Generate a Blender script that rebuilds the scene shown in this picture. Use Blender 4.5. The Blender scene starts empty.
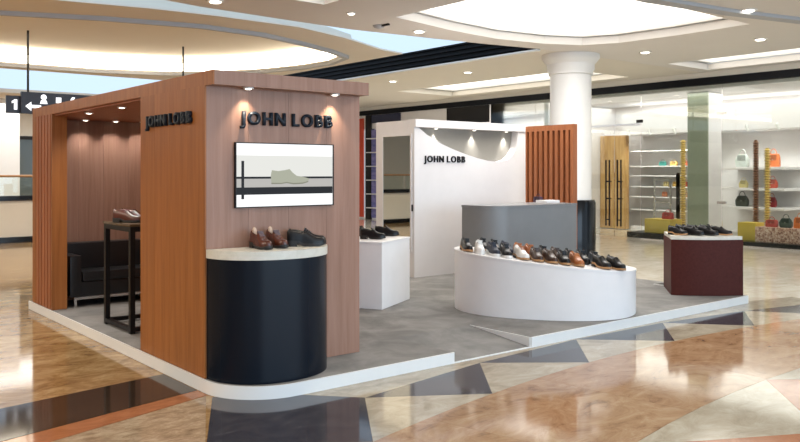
import bpy, bmesh, math, random
from mathutils import Vector, Matrix
from mathutils.geometry import tessellate_polygon
random.seed(7)
S = bpy.context.scene
COL = S.collection
PI = math.pi

# ------------------------------------------------------------------ camera, world, exposure
cam_d = bpy.data.cameras.new('camera'); cam = bpy.data.objects.new('camera', cam_d); COL.objects.link(cam)
cam.location = (0, 0, 1.72); cam.rotation_euler = (PI/2, 0, -math.radians(39.2))
cam_d.sensor_width = 36; cam_d.lens = 36*805/800; cam_d.shift_y = -49/800
cam_d.clip_end = 200
S.camera = cam
w = bpy.data.worlds.new('sky'); S.world = w; w.use_nodes = True
bg = w.node_tree.nodes['Background']; bg.inputs[0].default_value = (.62, .80, 1.0, 1); bg.inputs[1].default_value = 1.0
S.view_settings.view_transform = 'Standard'; S.view_settings.look = 'None'
S.view_settings.exposure = 0.25; S.view_settings.gamma = 1; S.view_settings.use_curve_mapping = False

def area_light(name, loc, sx, sy, power, col, rot=(0, 0, 0)):
    l = bpy.data.lights.new(name, 'AREA'); l.shape = 'RECTANGLE'; l.size = sx; l.size_y = sy
    l.energy = power; l.color = col
    o = bpy.data.objects.new(name, l); o.location = loc; o.rotation_euler = rot; COL.objects.link(o); return o
WARM = (1.0, .86, .68); NEUT = (1.0, .97, .93); COOL = (.86, .93, 1.0)
# ceiling fittings over the concourse (above and behind the viewer), the shop's own ceiling light
area_light('daylight_fill', (5.5, -7.0, 2.6), 16, 4.6, 780, (.62, .81, 1.0), (PI/2, 0, 0))   # added cool area light behind the viewer for daylight; no glazing there
area_light('concourse_light', (-3.5, 8.0, 4.04), 5, 7, 480, WARM)
area_light('concourse_light', (2.0, 1.0, 4.04), 6, 5, 130, COOL)
area_light('concourse_light', (7.0, 4.0, 4.04), 3, 3, 80, NEUT)
area_light('cove_light', (10.15, 8.2, 4.05), 4.2, 3.0, 140, NEUT)
area_light('shop_light', (19.5, 10.0, 3.68), 3.0, 14, 290, NEUT)
area_light('shop_light', (19.6, 20.0, 3.62), 2.4, 8, 260, NEUT)
area_light('concourse_light', (14.0, 14.5, 4.02), 1.6, 7, 70, NEUT)
area_light('tray_fill', (3.5, 16.3, 4.42), 8, 4.5, 210, WARM)  # added under the rear tray to brighten the parapet and left floor
area_light('concourse_light', (6.0, 22.5, 3.5), 8, 3, 260, NEUT)

# ------------------------------------------------------------------ materials
def mat(name, col, rough=.5, metal=0, spec=.5, emit=None, estr=0, coat=0):
    m = bpy.data.materials.new(name); m.use_nodes = True
    b = m.node_tree.nodes['Principled BSDF']
    b.inputs['Base Color'].default_value = (*col, 1); b.inputs['Roughness'].default_value = rough
    b.inputs['Metallic'].default_value = metal; b.inputs['Specular IOR Level'].default_value = spec
    b.inputs['Coat Weight'].default_value = coat
    if emit: b.inputs['Emission Color'].default_value = (*emit, 1); b.inputs['Emission Strength'].default_value = estr
    return m
def ramp_mat(name, stops, scale=(1, 1, 1), nscale=4, detail=6, dist=0, rough=.5, spec=.5, bump=0, coat=0, rnd=0, wave=None, coord='Object', rrange=None):
    """noise -> colour ramp; rnd adds a per-object tone shift"""
    m = mat(name, stops[0][1], rough, 0, spec, coat=coat); nt = m.node_tree; N = nt.nodes; L = nt.links
    b = N['Principled BSDF']; tc = N.new('ShaderNodeTexCoord'); mp = N.new('ShaderNodeMapping'); mp.inputs['Scale'].default_value = scale
    src = tc.outputs[coord]
    if coord == 'World':
        pass
    L.new(src, mp.inputs[0])
    oi = N.new('ShaderNodeObjectInfo')
    if rnd:
        ml = N.new('ShaderNodeMath'); ml.operation = 'MULTIPLY'; ml.inputs[1].default_value = 37.0
        L.new(oi.outputs['Random'], ml.inputs[0]); L.new(ml.outputs[0], mp.inputs['Location'])
    n = N.new('ShaderNodeTexNoise'); n.inputs['Scale'].default_value = nscale; n.inputs['Detail'].default_value = detail
    n.inputs['Distortion'].default_value = dist; n.inputs['Roughness'].default_value = .62
    L.new(mp.outputs[0], n.inputs['Vector'])
    r = N.new('ShaderNodeValToRGB'); e = r.color_ramp.elements
    e[0].position, e[0].color = stops[0][0], (*stops[0][1], 1); e[1].position, e[1].color = stops[-1][0], (*stops[-1][1], 1)
    for p, c in stops[1:-1]:
        q = e.new(p); q.color = (*c, 1)
    L.new(n.outputs[0], r.inputs[0]); out = r.outputs[0]
    if rnd:
        hs = N.new('ShaderNodeHueSaturation'); mr = N.new('ShaderNodeMapRange')
        mr.inputs['To Min'].default_value = 1-rnd; mr.inputs['To Max'].default_value = 1+rnd
        L.new(oi.outputs['Random'], mr.inputs[0]); L.new(mr.outputs[0], hs.inputs['Value']); L.new(out, hs.inputs['Color']); out = hs.outputs[0]
    L.new(out, b.inputs['Base Color'])
    if rrange:
        mr2 = N.new('ShaderNodeMapRange'); mr2.inputs['To Min'].default_value = rrange[0]; mr2.inputs['To Max'].default_value = rrange[1]
        L.new(n.outputs[0], mr2.inputs[0]); L.new(mr2.outputs[0], b.inputs['Roughness'])
    if bump:
        bp = N.new('ShaderNodeBump'); bp.inputs['Strength'].default_value = bump; bp.inputs['Distance'].default_value = .01
        L.new(n.outputs[0], bp.inputs['Height']); L.new(bp.outputs[0], b.inputs['Normal'])
    return m
M = {}
M['wood'] = ramp_mat('orange_veneer', [(.25, (.235, .078, .018)), (.5, (.32, .113, .028)), (.75, (.385, .147, .040))], (9, 9, .5), 2.2, 7, .4, .42, .35, rnd=.05)
M['wood_pinklit'] = ramp_mat('pink_lit_veneer', [(.25, (.25, .130, .085)), (.5, (.315, .172, .118)), (.78, (.375, .215, .155))], (9, 9, .45), 2.2, 7, .4, .4, .4, rnd=.04)  # same kiosk veneer, with the pinkish light on it put into the colour
M['slatwood'] = ramp_mat('reddish_slat_wood', [(.25, (.27, .085, .03)), (.75, (.42, .15, .06))], (10, 10, .5), 2.2, 6, .4, .45, .35, rnd=.08)
M['navy'] = mat('navy_lacquer', (.004, .007, .013), .26, 0, .2)
M['stone'] = ramp_mat('pale_stone_top', [(.3, (.60, .58, .50)), (.7, (.72, .70, .62))], nscale=14, rough=.35)
M['white'] = ramp_mat('white_paint', [(.3, (.75, .725, .72)), (.7, (.79, .765, .76))], nscale=3, rough=.5)
M['whitegloss'] = ramp_mat('white_plinth_paint', [(.3, (.80, .79, .79)), (.7, (.85, .84, .84))], nscale=3, rough=.35)
M['edge'] = mat('white_edge_trim', (.82, .82, .80), .35)
M['carpet'] = ramp_mat('grey_carpet', [(.25, (.15, .149, .145)), (.5, (.235, .23, .22)), (.75, (.33, .322, .305))], nscale=2.2, detail=9, dist=.5, rough=.9, spec=.1, bump=.15)
M['leather'] = mat('black_leather', (.012, .012, .013), .35, 0, .4)
M['black'] = mat('black_steel', (.009, .008, .008), .4, 0, .25)
M['chrome'] = mat('brushed_chrome', (.75, .75, .76), .22, 1)
M['letter'] = mat('dark_navy_letter', (.010, .016, .026), .45, 0, .25)
M['letterblk'] = mat('black_letter', (.006, .006, .007), .5, 0, .2)
M['grey'] = ramp_mat('grey_lacquer', [(.3, (.20, .205, .21)), (.7, (.225, .23, .235))], nscale=2, rough=.32, spec=.4)
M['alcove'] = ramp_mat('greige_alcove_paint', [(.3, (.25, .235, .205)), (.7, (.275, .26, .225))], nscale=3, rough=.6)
M['burgundy'] = ramp_mat('burgundy_leather_wrap', [(.3, (.058, .013, .010)), (.7, (.078, .019, .014))], nscale=30, rough=.42, spec=.12)
M['ceil'] = ramp_mat('ceiling_cream', [(.3, (.79, .74, .655)), (.7, (.81, .76, .675))], nscale=1, rough=.8, spec=.2)
M['ceilcool'] = ramp_mat('ceiling_greige', [(.3, (.76, .725, .685)), (.7, (.78, .745, .705))], nscale=1, rough=.8, spec=.2)
M['trimgrey'] = mat('ceiling_trim_grey', (.45, .46, .48), .6)
M['cream'] = ramp_mat('cream_wall', [(.3, (.74, .69, .60)), (.7, (.78, .73, .64))], nscale=1, rough=.6)
M['colwhite'] = ramp_mat('column_plaster', [(.3, (.78, .77, .75)), (.7, (.82, .81, .79))], nscale=2, rough=.45)
M['blkstone'] = mat('black_polished_stone', (.008, .009, .011), .12, 0, .3)
M['louver'] = mat('black_louvre', (.006, .007, .010), .5, 0, .15)
M['mirror'] = mat('mirror_glass', (.75, .78, .74), .02, 1)
M['panel'] = mat('luminous_ceiling_panel', (1, 1, 1), .6, emit=(1.0, .97, .90), estr=1.35)
M['cove'] = mat('cove_strip_glow', (1, 1, 1), .6, emit=(1.0, .93, .78), estr=5)
M['lens'] = mat('downlight_lens', (1, 1, 1), .4, emit=(1.0, .92, .78), estr=6)
M['ring'] = mat('downlight_ring_white', (.8, .79, .76), .4)
M['tan'] = ramp_mat('tan_sole', [(.3, (.36, .19, .085)), (.7, (.46, .26, .12))], nscale=20, rough=.5)
M['shoeblk'] = mat('shoe_black_calf', (.008, .008, .009), .3, 0, .3)
M['shoenavy'] = mat('shoe_navy_suede', (.02, .026, .045), .6)
M['shoebrn'] = mat('shoe_burgundy_brown', (.085, .022, .012), .22, 0, .6)
M['shoetan'] = mat('shoe_cognac', (.36, .12, .035), .35)
M['shoewht'] = mat('shoe_white', (.78, .77, .74), .4)
M['shoedkbrn'] = mat('shoe_dark_brown', (.045, .022, .014), .32)
M['solewht'] = mat('white_rubber_sole', (.75, .74, .71), .5)
M['soleblk'] = mat('black_sole', (.012, .011, .01), .5)
M['lining'] = mat('shoe_lining', (.05, .03, .02), .7)
M['tree'] = mat('pale_wood_shoe_tree', (.62, .45, .33), .4)

def marble(name, stops, sc=1.3, dist=1.6, rough=.075, rnd=.05):
    m = ramp_mat(name, stops, (1, 1.7, 1), sc, 15, dist, rough, .25, rnd=rnd)
    m.node_tree.nodes['Noise Texture'].inputs['Roughness'].default_value = .72; return m
M['gold'] = marble('gold_brown_marble', [(.32, (.11, .06, .022)), (.44, (.27, .155, .062)), (.53, (.36, .23, .105)), (.68, (.50, .37, .20))], 2.8, .5)
M['pinkbrown'] = marble('rose_brown_marble', [(.32, (.16, .075, .034)), (.43, (.31, .175, .09)), (.55, (.385, .24, .135)), (.7, (.49, .35, .215))], 2.6, 1.2)
M['creamstone'] = marble('cream_veined_marble', [(.3, (.26, .215, .15)), (.5, (.385, .335, .25)), (.7, (.50, .455, .36))], 3, .8)
M['tanstone'] = marble('speckled_tan_granite', [(.3, (.17, .11, .065)), (.5, (.34, .245, .155)), (.7, (.52, .42, .29))], 6, .3)
M['darkstone'] = marble('charcoal_marble', [(.3, (.028, .028, .038)), (.55, (.052, .05, .060)), (.75, (.09, .085, .09))], 4, 1.4)
M['darkbrown'] = marble('dark_brown_marble', [(.3, (.028, .018, .012)), (.7, (.055, .034, .022))], 2, 1)
M['redstone'] = marble('red_brown_marble', [(.3, (.26, .09, .035)), (.7, (.42, .17, .075))], 2.5, 1.5)

def glass_mat():
    m = bpy.data.materials.new('clear_shop_glass'); m.use_nodes = True; nt = m.node_tree; N = nt.nodes; N.clear()
    o = N.new('ShaderNodeOutputMaterial'); mx = N.new('ShaderNodeMixShader'); t = N.new('ShaderNodeBsdfTransparent')
    g = N.new('ShaderNodeBsdfGlossy'); g.inputs['Roughness'].default_value = .02; t.inputs[0].default_value = (.93, .96, .94, 1)
    fr = N.new('ShaderNodeFresnel'); fr.inputs['IOR'].default_value = 1.45
    nt.links.new(fr.outputs[0], mx.inputs[0]); nt.links.new(t.outputs[0], mx.inputs[1]); nt.links.new(g.outputs[0], mx.inputs[2]); nt.links.new(mx.outputs[0], o.inputs[0])
    return m
M['glass'] = glass_mat()

# ------------------------------------------------------------------ mesh helpers
def link(name, me, m, parent=None):
    o = bpy.data.objects.new(name, me); COL.objects.link(o)
    if m is not None and not me.materials: me.materials.append(M[m] if isinstance(m, str) else m)
    if parent is not None: o.parent = parent
    return o
def from_bm(name, bm, m, parent=None, smooth=False, angle=None):
    bmesh.ops.recalc_face_normals(bm, faces=bm.faces)
    me = bpy.data.meshes.new(name); bm.to_mesh(me); bm.free()
    if smooth:
        for p in me.polygons: p.use_smooth = True
        if angle: me.set_sharp_from_angle(angle=math.radians(angle))
    return link(name, me, m, parent)
def box_bm(bm, a, b):
    xs, ys, zs = zip(a, b)
    v = [bm.verts.new((xs[i], ys[j], zs[k])) for i in (0, 1) for j in (0, 1) for k in (0, 1)]
    for f in ((0, 1, 3, 2), (4, 6, 7, 5), (0, 4, 5, 1), (2, 3, 7, 6), (0, 2, 6, 4), (1, 5, 7, 3)): bm.faces.new([v[i] for i in f])
    return v
def box(name, a, b, m, parent=None, bev=0):
    """box in the parent's coordinates; the mesh origin is put at its base centre"""
    c = ((a[0]+b[0])/2, (a[1]+b[1])/2, min(a[2], b[2]))
    bm = bmesh.new(); box_bm(bm, [a[i]-c[i] for i in range(3)], [b[i]-c[i] for i in range(3)])
    if bev: bmesh.ops.bevel(bm, geom=bm.edges[:], offset=bev, segments=2, affect='EDGES', profile=.7)
    o = from_bm(name, bm, m, parent, bool(bev), 40 if bev else None); o.location = c; return o
def boxes(name, lst, m, parent=None):
    bm = bmesh.new()
    for a, b in lst: box_bm(bm, a, b)
    return from_bm(name, bm, m, parent)
def prism(name, loops, z0, z1, m, parent=None, smooth=False, ztop=None, bev=0):
    """plan outline (loops[0]) with holes (loops[1:]) between two heights; ztop(x,y) may tilt the top"""
    if isinstance(loops[0][0], (int, float)): loops = [loops]
    bm = bmesh.new(); flat = [p for l in loops for p in l]
    zt = ztop or (lambda x, y: z1)
    lo = [bm.verts.new((p[0], p[1], z0)) for p in flat]; hi = [bm.verts.new((p[0], p[1], zt(p[0], p[1]))) for p in flat]
    if len(loops) == 1:
        bm.faces.new(hi); bm.faces.new(lo[::-1])
    else:
        for t in tessellate_polygon([[Vector((p[0], p[1], 0)) for p in l] for l in loops]):
            try: bm.faces.new([hi[i] for i in t]); bm.faces.new([lo[i] for i in t[::-1]])
            except ValueError: pass
    k = 0
    for l in loops:
        n = len(l)
        for i in range(n):
            a, b = k+i, k+(i+1) % n; bm.faces.new((lo[a], lo[b], hi[b], hi[a]))
        k += n
    return from_bm(name, bm, m, parent, smooth, 35 if smooth else None)
def lathe(name, prof, m, parent=None, n=40, loc=(0, 0, 0)):
    bm = bmesh.new(); rings = []
    for r, z in prof: rings.append([bm.verts.new((r*math.cos(2*PI*i/n), r*math.sin(2*PI*i/n), z)) for i in range(n)])
    for a, b in zip(rings, rings[1:]):
        for i in range(n): bm.faces.new((a[i], a[(i+1) % n], b[(i+1) % n], b[i]))
    bm.faces.new(rings[0][::-1]); bm.faces.new(rings[-1])
    o = from_bm(name, bm, m, parent, True, 40); o.location = loc; return o
def tube(name, pts, r, m, parent=None, n=8, closed=False):
    bm = bmesh.new(); P = [Vector(p) for p in pts]; rings = []; N_ = len(P)
    for i, p in enumerate(P):
        t = ((P[(i+1) % N_]-P[i-1]) if closed else (P[min(i+1, N_-1)]-P[max(i-1, 0)])).normalized()
        u = t.orthogonal().normalized() if abs(t.z) > .95 else t.cross(Vector((0, 0, 1))).normalized(); v = t.cross(u)
        rings.append([bm.verts.new(p+r*(math.cos(2*PI*k/n)*u+math.sin(2*PI*k/n)*v)) for k in range(n)])
    pairs = list(zip(rings, rings[1:]))+([(rings[-1], rings[0])] if closed else [])
    for a, b in pairs:
        for k in range(n): bm.faces.new((a[k], a[(k+1) % n], b[(k+1) % n], b[k]))
    if not closed: bm.faces.new(rings[0][::-1]); bm.faces.new(rings[-1])
    return from_bm(name, bm, m, parent, True, 60)
def thing(name, label, cat, loc=(0, 0, 0), rz=0, group=None):
    o = bpy.data.objects.new(name, None); COL.objects.link(o); o.location = loc; o.rotation_euler = (0, 0, rz); o.empty_display_size = .1
    return tag(o, label, cat, group)
def tag(o, label, cat, group=None, kind=None):
    o['label'] = label; o['category'] = cat
    if group: o['group'] = group
    if kind: o['kind'] = kind
    return o
def struct(o): o['kind'] = 'structure'; return o
def arc(cx, cy, rx, ry, a0, a1, n):
    return [(cx+rx*math.cos(math.radians(a0+(a1-a0)*i/n)), cy+ry*math.sin(math.radians(a0+(a1-a0)*i/n))) for i in range(n+1)]
def spot(name, parent, loc, power, size, target=None, col=WARM, blend=.6, r=.03):
    l = bpy.data.lights.new(name, 'SPOT'); l.energy = power; l.spot_size = math.radians(size); l.spot_blend = blend; l.color = col; l.shadow_soft_size = r
    o = bpy.data.objects.new(name, l); COL.objects.link(o); o.parent = parent; o.location = loc
    if target is not None: o.rotation_euler = (Vector(target)-Vector(loc)).to_track_quat('-Z', 'Y').to_euler()
    return o
def downlight(parent, loc, r, name='downlight'):
    x, y, z = loc
    ring = lathe(name, [(r*.72, -.012), (r, -.012), (r*1.02, 0), (r*.72, 0)], 'ring', parent, 24, (x, y, z))
    lathe('lens', [(r*.72, -.002), (r*.72, -.009), (r*.5, -.016)], 'lens', ring, 20)
    return ring
_glyph = {}
def letters(text, parent, origin, udir, height, depth, m, width, off=.012):
    """raised letters, one mesh each; origin = lower left, udir = reading direction on the wall, total width scaled to fit"""
    u = Vector(udir).normalized(); up = Vector((0, 0, 1)); nrm = u.cross(up)
    xs = 0; items = []
    for ch in text:
        if ch == ' ': xs += .30; continue
        if (ch, off) not in _glyph:
            c = bpy.data.curves.new('glyph', 'FONT'); c.body = ch; c.size = 1; c.offset = off
            t = bpy.data.objects.new('glyph', c); COL.objects.link(t); bpy.context.view_layer.update()
            me = bpy.data.meshes.new_from_object(t.evaluated_get(bpy.context.evaluated_depsgraph_get()))
            bpy.data.objects.remove(t); _glyph[(ch, off)] = me
        me = _glyph[(ch, off)]; x0 = min(v.co.x for v in me.vertices); x1 = max(v.co.x for v in me.vertices)
        items.append((ch, xs-x0)); xs += x1-x0+.19
    total = xs-.19; sx = width/total
    H = max(v.co.y for v in _glyph[('H', off)].vertices) - min(v.co.y for v in _glyph[('H', off)].vertices); sz = height/H
    for ch, x in items:
        src = _glyph[(ch, off)]; bm = bmesh.new(); bm.from_mesh(src)
        bmesh.ops.remove_doubles(bm, verts=bm.verts, dist=1e-4)
        r = bmesh.ops.extrude_face_region(bm, geom=bm.faces[:]); top = [g for g in r['geom'] if isinstance(g, bmesh.types.BMVert)]
        for v in top: v.co.z = 1
        for v in bm.verts:
            p = Vector(origin)+u*((v.co.x+x)*sx)+up*(v.co.y*sz)+nrm*(v.co.z*depth); v.co = p
        bm.normal_update(); from_bm('letter', bm, m, parent)

# ================================================================== SETTING
# ---- floor
fl = struct(prism('floor', [(-16, -12), (30, -12), (30, 34), (-16, 34)], -.1, 0, 'gold'))
CX, CY = 6.9, -10.02
def pol(r, a): return (CX+r*math.sin(a), CY+r*math.cos(a))
def slab(name, pts, m, z=.004):
    c = (sum(p[0] for p in pts)/len(pts), sum(p[1] for p in pts)/len(pts))
    pts = [(c[0]+(p[0]-c[0])*.9985-c[0], c[1]+(p[1]-c[1])*.9985-c[1]) for p in pts]
    o = prism(name, pts, -.02, z, m, fl); o.location = (c[0], c[1], 0); return o
RT, RU, RV, RW = 14.6, 15.28, 13.27, 12.45
dt = .0975
aT = [-.263+dt*(i) for i in range(-1, 7)]      # tips on the inner circle
aU = [-.2135+dt*(i) for i in range(-1, 7)]
for i in range(1, 8):
    if i == 1: slab('floor_tile', [(2.27, 4.72), (2.77, 5.66), (3.3, 5.32), pol(RU, aU[1]), pol(RT, aT[1])], 'darkstone')
    else: slab('floor_tile', [pol(RT, aT[i]), pol(RU, aU[i]), pol(RU, aU[i-1])], 'darkstone')
for i in range(1, 7):
    mid = [pol(RT, aT[i]+(aT[i+1]-aT[i])*k/4) for k in range(4, -1, -1)]
    slab('floor_tile', [pol(RU, aU[i])]+mid, 'creamstone')
for i in range(1, 7):                             # cream infill between the dark wedges and the platform
    slab('floor_tile', [pol(RU, aU[i-1]), pol(RU, aU[i]), pol(RU+.5, aU[i]), pol(RU+.5, aU[i-1])] if i > 1 else [pol(RU, aU[1]), (3.3, 5.33), (3.6, 5.5), pol(RU+.4, aU[1])], 'creamstone')
NB = 8
for i in range(NB):                               # rose brown ring
    a0 = -.42+.16*i*.62; a1 = a0+.16*.62
    slab('floor_tile', [pol(RV, a0+(a1-a0)*k/4) for k in range(5)]+[pol(RT, a1-(a1-a0)*k/4) for k in range(5)], 'pinkbrown')
for i in range(-4, 5):                            # inner saw-tooth ring
    a = -.026+.17*i
    slab('floor_tile', [pol(RV, a+(.17)*k/4) for k in range(5)]+[pol(RW, a+.085)] if False else [pol(RV, a), pol(RW, a+.085), pol(RW, a-.085)], 'creamstone' if False else 'redstone')
    slab('floor_tile', [pol(RV, a+.17*k/4) for k in range(5)]+[pol(RW, a+.085)], 'creamstone')
# band, thin border and speckled field left of the stand
slab('floor_tile', [(-7, 5.0), (-3, 5.55), (0, 6.12), (1.65, 6.39), (2.77, 6.57), (2.77, 5.92), (1.39, 5.61), (0, 5.29), (-3, 4.72), (-7, 4.15)], 'darkbrown')
slab('floor_tile', [(-7, 4.14), (-3, 4.71), (0, 5.28), (1.39, 5.60), (2.77, 5.91), (2.77, 5.74), (1.51, 5.38), (0, 5.0), (-3, 4.45), (-7, 3.9)], 'redstone')
slab('floor_tile', [(-7, 3.88), (-3, 4.44), (0, 4.99), (1.51, 5.37), (2.75, 5.72), (2.265, 4.72), pol(RT, aT[1]), pol(RT, aT[1]-.06), pol(RT, aT[1]-.13), pol(RT, aT[1]-.2), pol(RT, aT[1]-.35)], 'tanstone')
slab('floor_tile', [(2.785, 5.64), (2.785, 5.66), (3.3, 5.31)], 'creamstone')

M['palestone'] = marble('pale_cream_marble', [(.3, (.50, .44, .34)), (.5, (.62, .57, .47)), (.7, (.72, .68, .59))], 2.2, .8)
slab('floor_field', [(10.25, 5.45), (10.6, 6.8), (10.6, 33.9), (29.9, 33.9), (29.9, 2.0)]+[pol(RU+.05, .75-.515*k/10) for k in range(11)], 'palestone', .002)

# ---- ceilings
Zc = 4.10
coveA = [(7.77, 6.48), (12.55, 6.48), (12.6, 7.8), (12.5, 8.95), (12.2, 9.55), (11.5, 9.88), (10.4, 10.05), (9.2, 9.93), (7.77, 9.63)]
coveD = [(15.7, 4.0), (17.4, 4.0), (17.4, 10.0), (15.75, 10.0)]
coveE = [(2.5, 7.6), (6.4, 7.6), (6.4, 9.55), (2.5, 9.55)]
outA = [(-16, -6), (17.75, -6), (17.75, 10.36), (12.0, 10.36), (10.66, 10.60), (9.45, 10.76), (7.88, 10.93), (6.84, 10.9), (5.1, 10.8), (4.52, 10.69), (0, 10.3), (-16, 9.6)]
ca = struct(prism('ceiling', [outA, coveA, coveD, coveE], Zc, Zc+.14, 'ceilcool'))
outB = [(-16, 14.5), (-6, 13.6), (0, 12.4), (3.34, 11.65), (4.57, 11.38), (5.6, 11.28), (7.08, 11.30), (8.28, 11.7), (9.62, 12.38), (10.3, 12.55), (10.3, 20.1), (-16, 20.1)]
recB = [(-8, 16.6), (-3, 15.0), (.5, 13.8), (2.94, 12.96), (4.24, 12.45), (5.69, 12.12), (6.85, 12.2), (7.9, 12.58), (8.8, 13.0), (9.48, 13.45), (9.75, 14.4), (9.68, 15.4), (9.35, 16.6), (8.7, 17.7), (7.9, 18.4), (6.33, 19.0), (4.55, 19.1), (0, 18.9), (-5, 18.6), (-8, 18.0)]
cb = struct(prism('ceiling', [outB, recB], Zc, Zc+.03, 'ceil'))
coveC = [(15.0, 12.0), (17.2, 12.0), (17.2, 18.5), (15.0, 18.5)]
outC = [(12.0, 10.37), (17.75, 10.37), (17.75, 26), (12.0, 26)]
cc = struct(prism('ceiling', [outC, coveC], Zc, Zc+.14, 'ceil'))
def scale_loop(l, s):
    cx = sum(p[0] for p in l)/len(l); cy = sum(p[1] for p in l)/len(l); return [(cx+(p[0]-cx)*s, cy+(p[1]-cy)*s) for p in l]
def cove(parent, loop, panel, name='cove_panel'):
    """stepped recess: two frames and a luminous panel above the opening"""
    big = scale_loop(loop, 1.06)
    prism('cove_frame', [big, scale_loop(loop, .955)], Zc+.15, Zc+.20, 'ring', parent)
    if panel: prism(name, [scale_loop(loop, 1.04)], Zc+.27, Zc+.30, 'panel', parent)
    prism('cove_side', [big, scale_loop(loop, 1.03)], Zc+.20, Zc+.32, 'ring', parent)
cove(ca, coveA, True); cove(ca, coveD, True); cove(ca, coveE, True); cove(cc, coveC, True)
# raised tray of the rear ceiling, lit from a strip hidden along its far rim
def grow(l, near, farr):
    cx, cy = 4.0, 16.0; out = []
    for x, y in l:
        d = Vector((x-cx, (y-cy)*2.2)).normalized(); g = near+(farr-near)*smooth(y, 13.0, 14.6); out.append((x+d.x*g, y+d.y*g))
    return out
def smooth(t, a, b):
    x = min(1, max(0, (t-a)/(b-a))); return x*x*(3-2*x)
prism('tray_top', [grow(recB, .06, .55)], Zc+.38, Zc+.42, 'ceil', cb)
prism('tray_wall', [grow(recB, .06, .55), grow(recB, .03, .50)], Zc+.03, Zc+.38, 'ceil', cb)
prism('tray_lip', [scale_loop(recB, 1.02), scale_loop(recB, 1.0)], Zc-.07, Zc-.001, 'trimgrey', cb)
far = [(9.95, 13.9), (9.95, 15.4), (9.6, 16.8), (8.95, 18.0), (8.1, 18.75), (6.4, 19.35), (4.55, 19.45), (0, 19.25), (-5, 18.95)]
far2 = [(p[0]*.985, p[1]-.16) for p in far]
prism('cove_strip', [far+far2[::-1]], Zc+.06, Zc+.24, 'cove', cb)
# step trim in the near ceiling
stp = [(7.0, 6.55), (9.61, 6.45), (11.33, 6.23), (12.99, 5.83), (15.5, 4.9)]
prism('ceiling_trim', [stp+[(p[0]-.1, p[1]-.2) for p in stp][::-1]], Zc-.05, Zc, 'trimgrey', ca)
# dark louvre at the edge of the void
lv = thing('ceiling_louvre', 'long black slatted louvre band along the edge of the ceiling opening', 'louvre', (12.0, 10.4, Zc))
box('back_plate', (-.02, 0, 0), (0, 12, .40), 'louver', lv)
for k in range(4): box('slat', (-.09, 0, .05+.1*k), (-.02, 12, .075+.1*k), 'louver', lv)
box('lip', (-.12, 0, -.03), (0, 12, .0), 'edge', lv)

def dl_thing(x, y, label, r=.11, z=Zc, power=30, pool=True):
    t = thing('recessed_downlight', label, 'downlight', (x, y, z), group='round ceiling downlights')
    lathe('trim_ring', [(r*.74, -.014), (r, -.014), (r*1.03, 0), (r*.74, 0)], 'ring', t, 24)
    lathe('lens', [(r*.74, -.002), (r*.74, -.010), (r*.6, -.024), (r*.2, -.030)], 'lens', t, 20)
    spot('lamp', t, (0, 0, -.06), power, 110, col=WARM, r=.08)
for x, y, lb in ((5.09, 10.31, 'lit round ceiling downlight at the top edge, above the kiosk'), (8.84, 10.33, 'lit round downlight beside the ceiling opening, left of the large lit recess'),
                 (13.36, 13.83, 'lit downlight just left of the white column, under the black louvre'), (13.86, 9.3, 'lit round downlight between the large lit recess and the white column'),
                 (11.44, 5.93, 'lit round downlight in the grey ceiling at the upper right corner'), (14.1, 7.09, 'lit round downlight right of the large lit recess tip'),
                 (13.16, 16.43, 'farthest small lit downlight, above the right end of the kiosk fascia'), (7.05, 9.8, 'tiny lit downlight between two lit ceiling recesses at the top')):
    dl_thing(x, y, lb, .07 if 'tiny' in lb else .12)

ds = thing('ceiling_detector', 'small dark detector on the ceiling left of the large lit recess', 'detector', (8.0, 10.35, Zc))
lathe('housing', [(.03, -.05), (.08, -.035), (.10, -.01), (.10, 0)], 'trimgrey', ds, 20); box('arm', (-.02, -.26, -.03), (.02, 0, -.005), 'black', ds)

# ---- round column
cl = thing('round_column', 'round white column with moulded capital and black polished base', 'column', (13.08, 10.53, 0))
lathe('shaft', [(.415, 1.16), (.415, 3.68)], 'colwhite', cl, 48)
lathe('capital', [(.415, 3.68), (.45, 3.70), (.45, 3.76), (.48, 3.80), (.48, 3.90), (.54, 3.97), (.58, 4.02), (.58, Zc-.002)], 'colwhite', cl, 48)
lathe('base', [(.50, 0.005), (.50, 1.10), (.48, 1.16), (.415, 1.16)], 'blkstone', cl, 48)

# ---- shop front on the right, glass and shop room behind
XS = 17.8
hd = struct(boxes('trim_1', [((XS-.05, 2, 3.80), (XS+.12, 30, 3.97))], 'louver'))
struct(boxes('wall_right', [((XS-.02, 2, 3.971), (XS+.10, 30, Zc+.14))], 'ceil'))
wn = struct(boxes('window_1', [((XS-.03, 2, .0), (XS+.03, 12.05, .03)), ((XS-.03, 13.7, .0), (XS+.03, 17.4, .03))], 'chrome'))
for y0, y1 in ((2.4, 4.95), (4.97, 7.4), (7.42, 9.86), (9.88, 12.06), (13.72, 15.6), (15.62, 17.4)):
    box('pane', (XS-.008, y0, .03), (XS+.008, y1, 3.80), 'glass', wn)
for y, z in ((9.87, 3.1), (9.87, 1.0), (4.96, 3.1), (7.41, 3.1)): box('glass_clip', (XS-.03, y-.11, z-.03), (XS+.03, y+.11, z+.03), 'chrome', wn)
dr = struct(boxes('door_1', [((XS-.03, 12.07, 2.92), (XS+.03, 13.70, 2.97))], 'chrome'))
box('transom_pane', (XS-.008, 12.08, 2.97), (XS+.008, 13.70, 3.80), 'glass', dr)
for y0, y1 in ((12.09, 12.88), (12.9, 13.69)):
    p = box('door_pane', (XS-.008, y0, .02), (XS+.008, y1, 2.92), 'glass', dr)
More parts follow.
